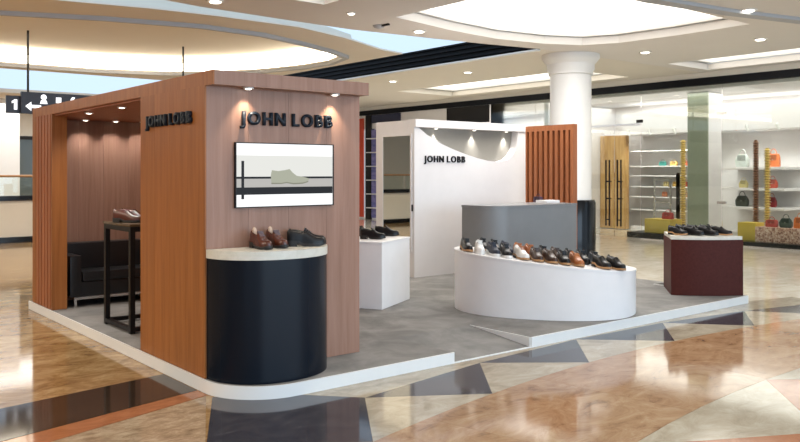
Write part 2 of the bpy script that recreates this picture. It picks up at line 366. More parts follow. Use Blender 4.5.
for y in (12.67, 13.03):
    q = boxes('door_pull', [((XS-.10, y-.07, .30), (XS-.07, y-.04, 2.04)), ((XS-.10, y+.04, .30), (XS-.07, y+.07, 2.04)), ((XS-.1, y-.04, .45), (XS-.07, y+.04, .48)), ((XS-.1, y-.04, 1.45), (XS-.07, y+.04, 1.49)), ((XS-.1, y-.04, 1.0), (XS-.07, y+.04, 1.04)),
                            ((XS-.07, y-.07, 1.46), (XS-.008, y-.05, 1.48)), ((XS-.07, y-.07, 1.01), (XS-.008, y-.05, 1.03))], 'black', dr)
struct(boxes('wall_back', [((21.2, 2, 0), (21.4, 30, 4.2))], 'white'))
struct(boxes('wall_left', [((XS+.2, 15.3, 0), (21.2, 15.45, 4.2))], 'white'))
struct(boxes('ceiling', [((XS+.12, 2, 3.72), (21.2, 30, 3.80))], 'white'))
bk = struct(boxes('trim_2', [((20.2, 2, 2.82), (21.2, 14.35, 3.45))], 'white'))      # dropped bulkhead over the shelves
struct(boxes('wall_right', [((XS+.2, 2, 0), (21.2, 2.15, 3.72))], 'white'))
gp = struct(boxes('trim_3', [((20.4, 14.35, .02), (20.55, 15.28, 2.82))], None)); gp.data.materials.append(ramp_mat('gilded_panel', [(.3, (.42, .22, .07)), (.7, (.66, .42, .16))], (5, 5, .6), 2, 4, .5, .35, .5))
M['greenglass'] = ramp_mat('sage_green_panel', [(.3, (.33, .36, .27)), (.7, (.38, .41, .31))], nscale=2, rough=.3)
pc = thing('shop_pillar', 'square shop pillar with sage green face and white side behind the glass', 'pillar', (18.62, 10.62, 0))
box('green_face', (-.22, -.05, .005), (-.18, .50, 3.71), 'greenglass', pc); box('pillar_core', (-.18, -.05, .005), (.42, .50, 3.71), 'white', pc)

def shelf(x0, x1, y0, y1, z, label, th=.05):
    tag(box('wall_shelf', (x0, y0, z-th), (x1, y1, z), 'white', None, .004), label, 'shelf', 'white wall shelves in the shop')
sh = struct(boxes('trim_4', [((20.62, 9.3, .0), (21.2, 11.35, .12)), ((20.62, 12.1, 0), (21.2, 14.33, .12))], 'white'))
for nm, z in (('upper', 1.85), ('middle', 1.31), ('lowest', .82)):
    shelf(20.1, 21.2, 9.5, 11.3, z, f'{nm} white shelf right of the sage green shop pillar', .07)
for i, z in enumerate((.62, 1.0, 1.3, 1.62, 1.90, 2.35)):
    wds = ['lowest', 'second lowest', 'third lowest', 'third highest', 'second highest', 'topmost'][i]
    shelf(20.55, 21.2, 12.15, 14.3, z, f'{wds} long white shelf between the gilded panel and golden pole', .03)
BAGM = {}
def bagmat(n, c):
    if n not in BAGM: BAGM[n] = ramp_mat('bag_'+n, [(.3, tuple(v*.8 for v in c)), (.7, c)], nscale=12, rough=.4)
    return BAGM[n]
def bag(x, y, z, wd, ht, colname, col, label, style=0):
    t = thing('handbag', label, 'handbag', (x, y, z), group='handbags in the shop')
    bm = bmesh.new(); d = wd*.38
    prof = [(0, .80, 1), (.12, .92, 1.05), (.55, 1.0, .9), (.9, .74, .45), (1, .6, .3)] if style == 0 else [(0, .94, 1), (.1, 1, 1.05), (.75, .98, .9), (1, .82, .55)]
    rings = []
    for tz, sw, sd in prof:
        hw, hd_ = wd/2*sw, d/2*sd; rings.append([bm.verts.new((a*hd_, b*hw, tz*ht)) for a, b in ((-1, -.8), (-.75, -1), (.75, -1), (1, -.8), (1, .8), (.75, 1), (-.75, 1), (-1, .8))])
    for a, b in zip(rings, rings[1:]):
        for k in range(8): bm.faces.new((a[k], a[(k+1) % 8], b[(k+1) % 8], b[k]))
    bm.faces.new(rings[0][::-1]); bm.faces.new(rings[-1])
    from_bm('body', bm, bagmat(colname, col), t, True, 50)
    tube('handle', [(0, wd*.24*math.cos(PI*k/10), ht*.97+ht*.42*math.sin(PI*k/10)) for k in range(11)], wd*.03, bagmat(colname, col), t, 6)
    fb = bmesh.new(); box_bm(fb, (-d*.5, -wd*.3, ht*.5), (-d*.42, wd*.3, ht*.93)); from_bm('flap', fb, bagmat(colname+'_trim', tuple(v*.6 for v in col)), t)
    box('clasp', (-d*.53, -wd*.04, ht*.5), (-d*.5, wd*.04, ht*.57), 'chrome', t)
    return t
bag(20.3, 10.68, 1.851, .36, .33, 'pearl', (.55, .60, .56), 'pearl grey handbag on the upper shelf by the brown spiked pole')
bag(20.3, 10.65, 1.311, .24, .19, 'yellow', (.72, .62, .28), 'small yellow and white handbag on the middle shelf')
bag(20.3, 10.69, .821, .34, .28, 'green', (.05, .065, .05), 'dark green handbag on the lowest shelf')
bag(20.3, 9.86, 1.851, .32, .33, 'orange', (.80, .20, .05), 'bright orange handbag on the upper shelf beside the golden spiked pole', 1)
bag(20.3, 9.88, 1.311, .25, .22, 'red', (.62, .07, .03), 'red and orange handbag on the middle shelf beside the golden spiked pole')
bag(20.3, 9.90, .821, .24, .26, 'wine', (.30, .02, .025), 'dark red handbag on the lowest shelf beside the golden spiked pole')
bag(20.8, 13.36, 1.901, .22, .13, 'teal', (.05, .30, .26), 'small teal bag on a long white shelf', 1)
bag(20.8, 13.0, 1.901, .22, .13, 'amber', (.80, .52, .16), 'small amber bag on a long white shelf', 1)
bag(20.8, 12.62, 1.901, .22, .13, 'coral', (.72, .17, .08), 'small coral bag on a long white shelf next to the golden pole', 1)
for y, z, n, c, lb in ((13.25, 1.301, 'lemon', (.82, .66, .3), 'tiny lemon pouch'), (12.95, 1.301, 'honey', (.8, .5, .12), 'tiny honey yellow pouch'), (12.6, 1.301, 'scarlet', (.68, .06, .05), 'small scarlet pouch'),
                       (13.3, 1.001, 'rust', (.75, .22, .08), 'tiny rust red pouch'), (12.62, 1.001, 'peach', (.85, .45, .25), 'small peach pouch')):
    bag(20.8, y, z, .16, .14, n, c, lb+(' on the third lowest long shelf' if z > 1.2 else ' on the second lowest long shelf'), 1)
M['polebrn'] = ramp_mat('bronze_spiked', [(.3, (.14, .05, .02)), (.7, (.30, .13, .05))], nscale=20, rough=.3)
M['polegold'] = ramp_mat('gold_spiked', [(.3, (.58, .38, .07)), (.7, (.80, .60, .20))], nscale=20, rough=.3)
M['yellowbox'] = ramp_mat('mustard_plinth', [(.3, (.66, .46, .05)), (.7, (.72, .52, .08))], nscale=6, rough=.5)
M['pinktex'] = ramp_mat('speckled_terrazzo', [(.35, (.20, .08, .06)), (.5, (.62, .36, .27)), (.62, (.80, .62, .50))], nscale=22, detail=3, rough=.45, coord='Object')
def pole(x, y, z0, z1, r, m, label):
    t = thing('spiked_pole', label, 'display pole', (x, y, z0), group='spiked display poles in the shop')
    lathe('core', [(r*.55, 0), (r*.55, z1-z0)], m, t, 12)
    n = int((z1-z0)/.062); bm = bmesh.new()
    rr = [(r*.55, 0), (r*1.05, .02), (r*.98, .036), (r*.55, .048)]
    rings = [[bm.verts.new((a*math.cos(2*PI*i/12), a*math.sin(2*PI*i/12), b)) for i in range(12)] for a, b in rr]
    for a, b in zip(rings, rings[1:]):
        for i in range(12): bm.faces.new((a[i], a[(i+1) % 12], b[(i+1) % 12], b[i]))
    me = bpy.data.meshes.new('spike_ring'); bm.to_mesh(me); bm.free(); me.materials.append(M[m])
    for k in range(n):
        o = link('spike_ring', me, None, t); o.location = (0, 0, .012+k*.062)
    lathe('foot', [(r*1.6, 0), (r*1.6, .015), (r*.6, .03)], m, t, 16)
# low black bases with boxes
tag(box('low_podium', (18.1, 11.5, .003), (18.95, 12.7, .15), 'blkstone', None, .005), 'low black display base left of the burgundy cabinet, under a mustard box', 'podium')
tag(box('low_podium', (18.1, 7.0, .003), (19.3, 9.85, .10), 'blkstone', None, .005), 'long low black display base at the right edge behind the glass', 'podium')
tag(box('display_box', (18.3, 11.55, .151), (18.85, 12.3, .50), 'yellowbox', None, .006), 'mustard yellow display box carrying a red handbag', 'display box')
tag(box('display_box', (18.45, 9.38, .101), (18.85, 9.83, .52), 'yellowbox', None, .006), 'mustard yellow display box beside the speckled pink one', 'display box')
tag(box('display_box', (18.35, 8.0, .101), (18.95, 9.35, .44), 'pinktex', None, .006), 'speckled pink terrazzo display box with handbags on top', 'display box')
pole(19.08, 9.70, .101, 2.50, .075, 'polebrn', 'tall bronze brown spiked pole in front of the shelves')
pole(19.12, 9.44, .101, 2.30, .075, 'polegold', 'pale golden spiked pole right of the bronze one')
pole(19.1, 11.67, .003, 2.56, .08, 'polegold', 'tall golden spiked pole left of the sage green pillar')
tag(boxes('accessory_rack', [((18.98, 11.95, .003), (19.02, 11.99, 1.55)), ((18.98, 12.43, .003), (19.02, 12.47, 1.55)), ((18.98, 11.99, 1.51), (19.02, 12.43, 1.55)), ((18.98, 11.99, .9), (19.02, 12.43, .93))], 'chrome'), 'thin metal display frame behind the red handbag', 'display frame')
tag(boxes('accessory_stand', [((19.2, 11.86, .003), (19.26, 11.92, 1.7)), ((19.1, 11.8, .003), (19.36, 11.98, .02)), ((19.2, 11.84, .5), (19.24, 11.94, 1.66))], 'black'), 'slim dark stand just left of the golden pole', 'stand')
bag(18.55, 11.77, .501, .30, .17, 'crimson', (.50, .02, .03), 'crimson handbag on the mustard box left of the golden pole', 1)
bag(18.55, 9.05, .441, .27, .17, 'cherry', (.60, .10, .08), 'cherry red and white handbag on the speckled box', 1)
bag(18.55, 8.72, .441, .29, .22, 'forest', (.06, .09, .075), 'dark green round handbag on the speckled box')
bag(18.55, 8.40, .441, .27, .25, 'tangerine', (.85, .22, .05), 'tangerine handbag on the speckled box at the right edge', 1)
gs = tag(box('glass_sticker', (XS-.012, 12.0, 2.98), (XS-.009, 12.2, 3.06), 'black'), 'small dark square sign on the shop glass above the shelves', 'sign')
# track spots under the bulkhead
for i, y in enumerate((8.9, 9.7, 10.5, 11.4, 12.6, 13.4, 14.1)):
    t = thing('track_spot', ['white track spot above the far right shelves', 'white track spot above the golden spiked pole', 'white track spot above the pearl grey handbag', 'white track spot behind the sage green pillar', 'white track spot left of the sage green pillar', 'white track spot above the long shelves', 'white track spot beside the gilded panel'][i], 'spotlight', (20.1, y, 2.95), group='track spots in the shop')
    tube('barrel', [(0, 0, -.02), (.05, -.05, -.16)], .035, 'ring', t, 10); box('bracket', (-.02, -.02, -.05), (.1, .02, .0), 'ring', t)
    spot('lamp', t, (.06, -.06, -.18), 42, 95, (.45, -.1, -1.2), NEUT, .9, .05)

# far end of the shop front: red, black and violet display windows, fascia panels above
struct(boxes('wall_far', [((XS-.02, 17.42, .0), (XS+.12, 30, .06)), ((XS-.02, 17.42, 3.3), (XS+.10, 30, 3.80))], 'white'))
def fpan(name, y0, y1, z0, z1, m, label, cat, x=XS):
    return tag(box(name, (x-.06, y0, z0), (x-.021, y1, z1), m), label, cat)
M['redp'] = mat('red_banner', (.62, .06, .02), .5); M['violet'] = ramp_mat('violet_shelf_goods', [(.35, (.10, .12, .35)), (.6, (.25, .22, .5))], (1, 1, 3), 3, 4, 0, .4)
M['orangewood'] = mat('orange_wood', (.55, .22, .06), .5); M['darkblue'] = mat('dark_blue_fascia', (.015, .02, .06), .4)
fpan('fascia_panel', 21.75, 23.4, 3.50, 3.79, 'darkblue', 'dark blue fascia panel above the mirror wall', 'fascia panel')
fpan('fascia_panel', 17.45, 19.35, 3.26, 3.79, 'black', 'black rectangular panel above the white lettered wall', 'fascia panel')
struct(boxes('trim_5', [((XS-.08, 23.42, .0), (XS+.1, 23.74, 3.79))], 'black'))
fpan('display_banner', 23.9, 24.3, .06, 3.7, 'redp', 'tall red banner panel in the far shop front', 'banner')
fpan('timber_panel', 24.3, 25.2, .06, 3.7, 'orangewood', 'orange timber panel beside the red banner', 'panel')
tb = thing('display_shelving', 'violet lit shelving between the black frame and white mirror wall', 'shelving', (XS-.03, 22.3, .06))
box('back_panel', (-.03, -1.4, 0), (0, 1.1, 3.2), 'violet', tb)
for k in range(6): box('shelf', (-.28, -1.4, .35+.5*k), (-.03, 1.1, .38+.5*k), 'white', tb)

# ---- far left of the concourse
struct(boxes('wall_far', [((-16, 26, 0), (9.9, 26.3, 3.9)), ((9.9, 26, 0), (17.75, 26.3, 4.24))], 'cream'))
struct(boxes('ceiling', [((-16, 20.9, 3.62), (9.9, 26, 3.72))], 'ceil'))
struct(boxes('wall_left', [((-16, -6, 0), (-15.8, 26, 5.2))], 'cream'))
ba = thing('balustrade', 'low cream parapet wall with dark stone capping and black skirting', 'balustrade', (5.2, 21.1, 0))
box('parapet', (-9, 0, .14), (6, .3, 1.02), 'cream', ba); box('capping', (-9, -.06, 1.02), (6, .36, 1.14), 'blkstone', ba)
box('skirting', (-9, -.03, .003), (6, .33, .14), 'blkstone', ba); tube('handrail', [(-9, .15, 1.62), (6, .15, 1.62)], .03, M['tan'], ba)
for k in range(7): box('glass_panel', (-8.9+2.1*k, .14, 1.14), (-6.9+2.1*k, .155, 1.60), 'glass', ba)
cl2 = thing('square_column', 'pale square column behind the low parapet at the left', 'column', (5.35, 22.9, 0))
box('shaft', (-.26, -.26, .25), (.26, .26, 3.61), 'colwhite', cl2); box('base', (-.34, -.34, .003), (.34, .34, .9), 'colwhite', cl2)
M['dkglass'] = mat('dark_tinted_glass', (.10, .12, .12), .08, 0, .7)
M['greens'] = mat('green_leaf', (.05, .12, .03), .6)
for k, (x, lb) in enumerate(((6.35, 'dark framed glazed door right of the pale column'), (4.1, 'dark framed glazed door left of the pale column'))):
    d = thing('glazed_door', lb, 'door', (x, 25.98, 0))
    boxes('frame', [((-.6, -.08, .003), (-.5, .01, 2.8)), ((.5, -.08, .003), (.6, .01, 2.8)), ((-.5, -.08, 2.7), (.5, .01, 2.8)), ((-.03, -.08, .003), (.03, .01, 2.7))], 'black', d)
    for s in (-.5, .03): box('pane', (s, -.03, .003), (s+.47, -.01, 2.7), 'dkglass', d)

# hanging way-finding signs
M['signblk'] = mat('sign_black_navy', (.010, .011, .022), .35); M['signwht'] = mat('sign_white_print', (.85, .88, .95), .5, emit=(.85, .9, 1), estr=.8)
sg = thing('hanging_sign', 'long black hanging direction sign with number 1, arrow and pictograms behind the kiosk', 'sign', (4.25, 16.75, 0))
box('panel', (-.08, -.04, 2.86), (3.4, .04, 3.28), 'signblk', sg)
for x in (.05, 3.25): tube('rod', [(x, 0, 3.28), (x, 0, 4.479)], .022, 'black', sg)
def flatpoly(name, pts, y, m, parent, th=.004):
    bm = bmesh.new(); a = [bm.verts.new((p[0], y, p[1])) for p in pts]; b = [bm.verts.new((p[0], y-th, p[1])) for p in pts]
    bm.faces.new(a[::-1]); bm.faces.new(b)
    for i in range(len(a)): bm.faces.new((a[i], a[(i+1) % len(a)], b[(i+1) % len(b)], b[i]))
    return from_bm(name, bm, m, parent)
flatpoly('arrow', [(-.01, 3.0), (.10, 3.09), (.10, 3.03), (.28, 3.03), (.28, 2.97), (.10, 2.97), (.10, 2.91)], -.041, 'signwht', sg)
def ring_pts(cx, cz, r, n=14): return [(cx+r*math.cos(2*PI*i/n), cz+r*math.sin(2*PI*i/n)) for i in range(n)]
flatpoly('pictogram', ring_pts(.33, 3.19, .055), -.041, 'signwht', sg)
flatpoly('pictogram', [(.26, 3.06), (.40, 3.06), (.38, 3.13), (.28, 3.13)], -.041, 'signwht', sg)
flatpoly('pictogram', [(.56, 3.09), (.66, 3.09), (.66, 3.2), (.56, 3.2)], -.041, 'signwht', sg)
flatpoly('pictogram', [(.80, 3.1), (.86, 3.1), (.93, 3.22), (.87, 3.22)], -.041, 'signwht', sg)
box('number_panel', (-.33, .06, 2.86), (.9, .10, 3.20), 'signblk', sg); box('bracket', (.3, .04, 3.0), (.36, .06, 3.1), 'black', sg)
flatpoly('numeral', [(-.19, 2.93), (-.13, 2.93), (-.13, 3.13), (-.18, 3.13), (-.23, 3.09), (-.23, 3.05), (-.19, 3.07)], .059, 'signwht', sg)

# ================================================================== PLATFORM
PX0, PX1, PY0, PY1, PZ = 2.79, 10.19, 5.30, 10.78, .10
RX0, RX1, RYB = 4.94, 5.97, 6.14
pf = thing('display_platform', 'low grey carpeted platform with white edging, rounded front corner and ramp', 'platform', (PX0, PY0, 0))
def rel(l): return [(p[0]-PX0, p[1]-PY0) for p in l]
R = .5
corner = arc(PX0+R, PY0+R, R, R, 180, 270, 14)
outer = corner+[(RX0, PY0), (RX0, RYB), (RX1, RYB), (RX1, PY0), (PX1, PY0), (PX1, 6.7), (10.55, 6.7), (10.55, PY1), (PX0, PY1)]
prism('carpet', rel(outer), .0, PZ-.002, 'carpet', pf)
e = .016
def edging(pts, name='edging'):
    """thin upright strip along a run of the outline"""
    P = [Vector(p) for p in pts]; out = []
    for i, p in enumerate(P):
        d = (P[min(i+1, len(P)-1)]-P[max(i-1, 0)]).normalized(); n = Vector((d.y, -d.x)); out.append((p.x+n.x*e, p.y+n.y*e))
    return prism(name, rel([tuple(p) for p in P]+out[::-1]), .003, PZ+.003, 'edge', pf, True)
edging([(PX0, PY1)]+corner+[(RX0, PY0)])
edging([(RX1, PY0), (PX1, PY0), (PX1, 6.7)])
bm = bmesh.new()                                         # ramp wedge
a = [(RX0, PY0, 0), (RX1, PY0, 0), (RX1, RYB, 0), (RX0, RYB, 0), (RX0, PY0, .012), (RX1, PY0, .012), (RX1, RYB, PZ-.002), (RX0, RYB, PZ-.002)]
v = [bm.verts.new((p[0]-PX0, p[1]-PY0, p[2])) for p in a]
for f in ((0, 3, 2, 1), (4, 5, 6, 7), (0, 1, 5, 4), (1, 2, 6, 5), (2, 3, 7, 6), (3, 0, 4, 7)): bm.faces.new([v[i] for i in f])
from_bm('ramp', bm, 'carpet', pf)
box('ramp_lip', (RX0-PX0, -.012, .002), (RX1-PX0, 0, .014), 'edge', pf)
bm = bmesh.new()
v = [bm.verts.new((RX1-PX0-d, q[0]-PY0, q[1])) for d in (.0, .012) for q in ((PY0, .012), (RYB, PZ), (PY0, PZ+.003))]
for f in ((0, 1, 2), (3, 5, 4), (0, 3, 4, 1), (1, 4, 5, 2), (2, 5, 3, 0)): bm.faces.new([v[i] for i in f])
from_bm('ramp_cheek', bm, 'edge', pf)

# ================================================================== KIOSK
KX0, KX1, KY0, KY1, KZ = 2.80, 4.30, 5.86, 10.70, 2.51
K = thing('kiosk', 'tall wood-veneered kiosk with open seating bay and dark raised lettering', 'kiosk', (KX0, KY0, PZ))
def kb(name, a, b, m, bev=0): return box(name, (a[0]-KX0, a[1]-KY0, a[2]-PZ), (b[0]-KX0, b[1]-KY0, b[2]-PZ), m, K, bev)
ZR = 2.40
kb('core', (KX0+.03, KY0+.03, PZ+.001), (KX1-.02, 7.14, ZR), 'slatwood')
yb = [5.875, 6.20, 6.53, 6.85, 7.17]
for y0, y1 in zip(yb, yb[1:]): kb('side_board', (KX0, y0+.001, PZ+.001), (KX0+.03, y1-.001, ZR), 'wood')
kb('bay_cheek', (KX0+.031, 7.14, PZ+.001), (KX1-.02, 7.17, ZR), 'wood_pinklit')
xb = [KX0, 3.18, 3.56, 3.94, KX1]
for x0, x1 in zip(xb, xb[1:]): kb('front_board', (x0+.001, KY0-.01, PZ+.001), (x1-.001, KY0+.015, ZR), 'wood_pinklit')
kb('corner_strip', (KX0-.001, KY0-.012, PZ+.001), (KX0+.012, KY0+.016, ZR), 'wood')
kb('right_wall', (KX1-.02, KY0+.02, PZ+.001), (KX1, KY1, ZR), 'wood')
xw = [2.98, 3.30, 3.62, 3.95, KX1-.02]
for x0, x1 in zip(xw, xw[1:]): kb('back_board', (x0+.001, 10.52, PZ+.001), (x1-.001, 10.56, ZR), 'wood_pinklit')
kb('pillar', (KX0+.03, 9.88, PZ+.001), (2.97, KY1, ZR), 'wood')
kb('pillar_edge', (KX0, 9.88, PZ+.001), (KX0+.03, 9.92, ZR), 'wood'); kb('pillar_edge', (KX0, KY1-.14, PZ+.001), (KX0+.03, KY1, ZR), 'wood')
for k in range(5): kb('slat', (KX0, 9.945+k*.125, PZ+.001), (KX0+.03, 9.945+k*.125+.095, ZR), 'slatwood')
kb('roof', (KX0, KY0-.009, ZR), (KX1, KY1, KZ), 'wood')
kb('fascia', (KX0+.001, KY0-.15, ZR-.002), (KX1, KY0-.01, KZ), 'wood_pinklit'); kb('fascia_end', (KX0-.001, KY0-.151, ZR-.003), (KX0+.012, KY0-.008, KZ+.001), 'wood')
kb('bay_ceiling', (KX0+.03, 7.17, ZR-.02), (KX1-.02, 10.52, ZR), 'slatwood')
letters('JOHN LOBB', K, (3.10-KX0, -.01, 2.108-PZ), (1, 0, 0), .108, .028, 'letter', .89, .03)
letters('JOHN LOBB', K, (0, 7.0-KY0, 2.118-PZ), (0, -1, 0), .10, .028, 'letter', .93, .03)
for x in (3.14, 3.98):
    d = downlight(K, (x-KX0, -.085, ZR-.002-PZ), .042); spot('lamp', d, (0, 0, -.02), 16, 85, (0, .055, -.6), WARM, .7, .02)
for x, y in ((2.97, 9.1), (2.97, 8.1)):
    d = downlight(K, (x-KX0, y-KY0, ZR-.02-PZ), .045); spot('lamp', d, (0, 0, -.02), 42, 155, None, NEUT, .7, .03)
for x in (3.34, 3.72, 4.08):
    d = downlight(K, (x-KX0, 10.36-KY0, ZR-.02-PZ), .045); spot('lamp', d, (0, 0, -.02), 22, 110, (0, .0, -.5), NEUT, .9, .03)

# wall screen
sc = thing('wall_screen', 'flat screen showing a pale shoe on a shelf, mounted under the front lettering', 'screen', (3.525, KY0-.011, 1.43))
boxes('bezel', [((-.475, -.03, 0), (-.467, 0, .53)), ((.467, -.03, 0), (.475, 0, .53)), ((-.467, -.03, 0), (.467, 0, .008)), ((-.467, -.03, .522), (.467, 0, .53)), ((-.467, -.005, .008), (.467, 0, .522))], 'black', sc)
def scr(n, c, s=.85): 
    M[n] = mat(n, (0, 0, 0), .3, 0, .08, emit=c, estr=s); return n
scr('screen_white', (1, 1, 1), .98); scr('screen_backdrop', (.72, .72, .68), .95); scr('screen_shelf', (.50, .485, .46)); scr('screen_dark', (.02, .02, .022)); scr('screen_shoe', (.25, .25, .19)); scr('screen_shoelight', (.42, .43, .34))
pn = boxes('display_panel', [((-.467, -.02, .008), (.467, -.006, .522))], 'screen_white', sc)
flatpoly('picture_backdrop', [(-.465, .24), (.465, .24), (.465, .425), (-.465, .425)], -.0205, 'screen_backdrop', pn, .0006)
flatpoly('picture_rail', [(-.465, .235), (.465, .235), (.465, .252), (-.465, .252)], -.0212, 'screen_dark', pn, .0006)
flatpoly('picture_shelf', [(-.465, .165), (.465, .165), (.465, .235), (-.465, .235)], -.0212, 'screen_shelf', pn, .0006)
flatpoly('picture_shelf_edge', [(-.465, .105), (.465, .105), (.465, .165), (-.465, .165)], -.0212, 'screen_dark', pn, .0006)
flatpoly('picture_post', [(-.42, .07), (-.395, .07), (-.395, .38), (-.42, .38)], -.0219, 'screen_dark', pn, .0006)
flatpoly('picture_shoe', [(-.145, .20), (-.05, .198), (.0, .205), (.07, .195), (.16, .20), (.215, .212), (.225, .235), (.16, .25), (.10, .258), (.06, .285), (.03, .315), (-.02, .305), (-.08, .298), (-.14, .305), (-.15, .26)], -.0226, 'screen_shoelight', pn, .0006)
flatpoly('picture_sole', [(-.145, .19), (-.05, .19), (.0, .197), (.07, .186), (.16, .19), (.215, .205), (.215, .213), (.16, .201), (.07, .197), (.0, .206), (-.05, .199), (-.145, .201)], -.0233, 'screen_shoe', pn, .0006)

# ================================================================== NAVY COUNTER
ct = thing('shoe_counter', 'dark navy curved counter with pale stone top against the kiosk front', 'counter', (3.325, KY0-.012, PZ))
def dee(a, b, ex=2.5, n=40):
    out = []
    for i in range(n+1):
        t = PI*i/n; c, s = math.cos(t), math.sin(t); out.append((-a*math.copysign(abs(c)**(2/ex), c), -b*abs(s)**(2/ex)))
    return out
prism('body', dee(.512, .485, 2.15), .001, .945, 'navy', ct, True)
prism('top', dee(.517, .49, 2.15), .946, 1.012, 'stone', ct, True)

# ================================================================== SHOES
def smooth(t, a, b):
    x = min(1, max(0, (t-a)/(b-a))); return x*x*(3-2*x)
def lerp_tab(tab, t):
    for (a, va), (b, vb) in zip(tab, tab[1:]):
        if t <= b: return va+(vb-va)*((t-a)/(b-a))
    return tab[-1][1]
WT = [(0, .016), (.03, .027), (.10, .034), (.25, .036), (.42, .037), (.58, .044), (.70, .047), (.82, .044), (.92, .033), (.975, .019), (1, .006)]
HT = [(0, .052), (.05, .066), (.15, .068), (.3, .062), (.40, .070), (.47, .074), (.58, .058), (.70, .043), (.84, .036), (.94, .031), (1, .014)]
def zb(t): return .030-.016*smooth(t, .26, .46)+.006*smooth(t, .8, 1)
LEN = .295
_sm = {}
def shoe_meshes(style):
    if style in _sm: return _sm[style]
    NT, NA = 22, 14
    up, li = bmesh.new(), bmesh.new(); g = []
    ts = [(i/NT) for i in range(NT+1)]
    for t in ts:
        wv, hv = lerp_tab(WT, t), lerp_tab(HT, t); row = []
        if style == 'sneaker': hv *= .95
        for k in range(NA+1):
            th = PI*k/NA; c, s = math.cos(th), math.sin(th)
            x = wv*math.copysign(abs(c)**.75, c); z = zb(t)+hv*abs(s)**.8
            if abs(c) < .62 and .07 < t < .44:
                z -= .034*smooth(t, .05, .12)*(1-smooth(t, .36, .45))*(1-smooth(abs(c), .42, .64))
            row.append((x, (t-.5)*LEN, z))
        g.append(row)
    def addf(bm, cache, q):
        vs = []
        for i, k in q:
            if (i, k) not in cache: cache[(i, k)] = bm.verts.new(g[i][k])
            vs.append(cache[(i, k)])
        bm.faces.new(vs)
    cu, cl_ = {}, {}
    for i in range(NT):
        for k in range(NA):
            tm = (ts[i]+ts[i+1])/2; c = abs(math.cos(PI*(k+.5)/NA)); inside = c < .52 and .08 < tm < .43
            addf(li if inside else up, cl_ if inside else cu, [(i, k), (i+1, k), (i+1, k+1), (i, k+1)])
    up.faces.new([cu[(0, k)] for k in range(NA+1)]); up.faces.new([cu[(NT, k)] for k in range(NA+1)][::-1])
    def fin(bm, n, sm=True):
        bmesh.ops.recalc_face_normals(bm, faces=bm.faces); me = bpy.data.meshes.new(n); bm.to_mesh(me); bm.free()
        for p in me.polygons: p.use_smooth = sm
        return me
    so = bmesh.new(); th = .012 if style != 'sneaker' else .016; mg = 1.07
    ring = [(lerp_tab(WT, t)*mg, (t-.5)*LEN*1.025, zb(t)) for t in ts]
    cols = []
    for x, y, z in ring:
        lowz = max(0, z-th) if style != 'sneaker' else 0
        cols.append([so.verts.new((-x, y, z+.002)), so.verts.new((x, y, z+.002)), so.verts.new((x, y, lowz)), so.verts.new((-x, y, lowz))])
    for a, b in zip(cols, cols[1:]):
        for k in range(4): so.faces.new((a[k], a[(k+1) % 4], b[(k+1) % 4], b[k]))
    so.faces.new(cols[0]); so.faces.new(cols[-1][::-1])
    he = bmesh.new(); hp = [(lerp_tab(WT, t)*1.05, (t-.5)*LEN*1.02) for t in [k/10*.27 for k in range(11)]]
    pl = [(x, y) for x, y in hp]+[(-x, y) for x, y in hp[::-1]]
    a = [he.verts.new((x, y, 0)) for x, y in pl]; b = [he.verts.new((x, y, .019)) for x, y in pl]
    he.faces.new(a[::-1]); he.faces.new(b)
    for i in range(len(a)): he.faces.new((a[i], a[(i+1) % len(a)], b[(i+1) % len(a)], b[i]))
    la = bmesh.new()
    if style == 'loafer':
        t0 = .52
        for j in range(8):
            a0, a1 = PI*(.12+.76*j/8), PI*(.12+.76*(j+1)/8)
            q = []
            for aa, tt in ((a0, t0-.03), (a1, t0-.03), (a1, t0+.03), (a0, t0+.03)):
                wv, hv = lerp_tab(WT, tt)*1.04, lerp_tab(HT, tt)*1.05; c, s = math.cos(aa), math.sin(aa)
                q.append(la.verts.new((wv*math.copysign(abs(c)**.75, c), (tt-.5)*LEN, zb(tt)+hv*abs(s)**.8)))
            la.faces.new(q)
        bmesh.ops.remove_doubles(la, verts=la.verts, dist=1e-5)
    else:
        for t in (.46, .505, .55, .595):
            z = zb(t)+lerp_tab(HT, t)
            vs = box_bm(la, (-.019, (t-.5)*LEN-.003, z-.006), (.019, (t-.5)*LEN+.003, z+.003))
        t = .455; z = zb(t)+lerp_tab(HT, t)
        for sgn in (-1, 1):
            box_bm(la, (min(0, sgn*.024), (t-.5)*LEN-.006, z-.002), (max(0, sgn*.024), (t-.5)*LEN+.006, z+.007))
    _sm[style] = (fin(up, 'upper'), fin(li, 'lining'), fin(so, 'sole', False), fin(he, 'heel', False), fin(la, 'laces' if style != 'loafer' else 'saddle_strap', style == 'loafer'))
    return _sm[style]
def shoe(x, y, z, rz, upper, sole, label, group, style='derby', tree=False, tilt=None, scale=1.06, laces=None):
    t = thing('shoe', label, 'shoe', (x, y, z), rz, group); t.scale = (scale, scale, scale*1.38)
    if tilt: t.rotation_euler = tilt
    u, l, s, h, la = shoe_meshes(style)
    for me, nm, m in ((u, 'upper', upper), (l, 'lining', 'lining'), (s, 'sole', sole), (h, 'heel', sole if style == 'sneaker' else 'soleblk'), (la, 'laces' if style != 'loafer' else 'saddle_strap', laces or upper)):
        if nm == 'heel' and style == 'sneaker': continue
        if not me.materials: me.materials.append(M['shoeblk'])
        o = link(nm, me, None, t); o.material_slots[0].link = 'OBJECT'; o.material_slots[0].material = M[m]
    if tree:
        lathe('shoe_tree', [(.006, .055), (.014, .062), (.019, .08), (.016, .104), (.006, .113)], 'tree', t, 12, (0, -.085, 0)).rotation_euler = (.25, 0, 0)
    return t
def rz_to(dx, dy): return math.atan2(-dx, dy)       # toe (+Y) towards (dx,dy)

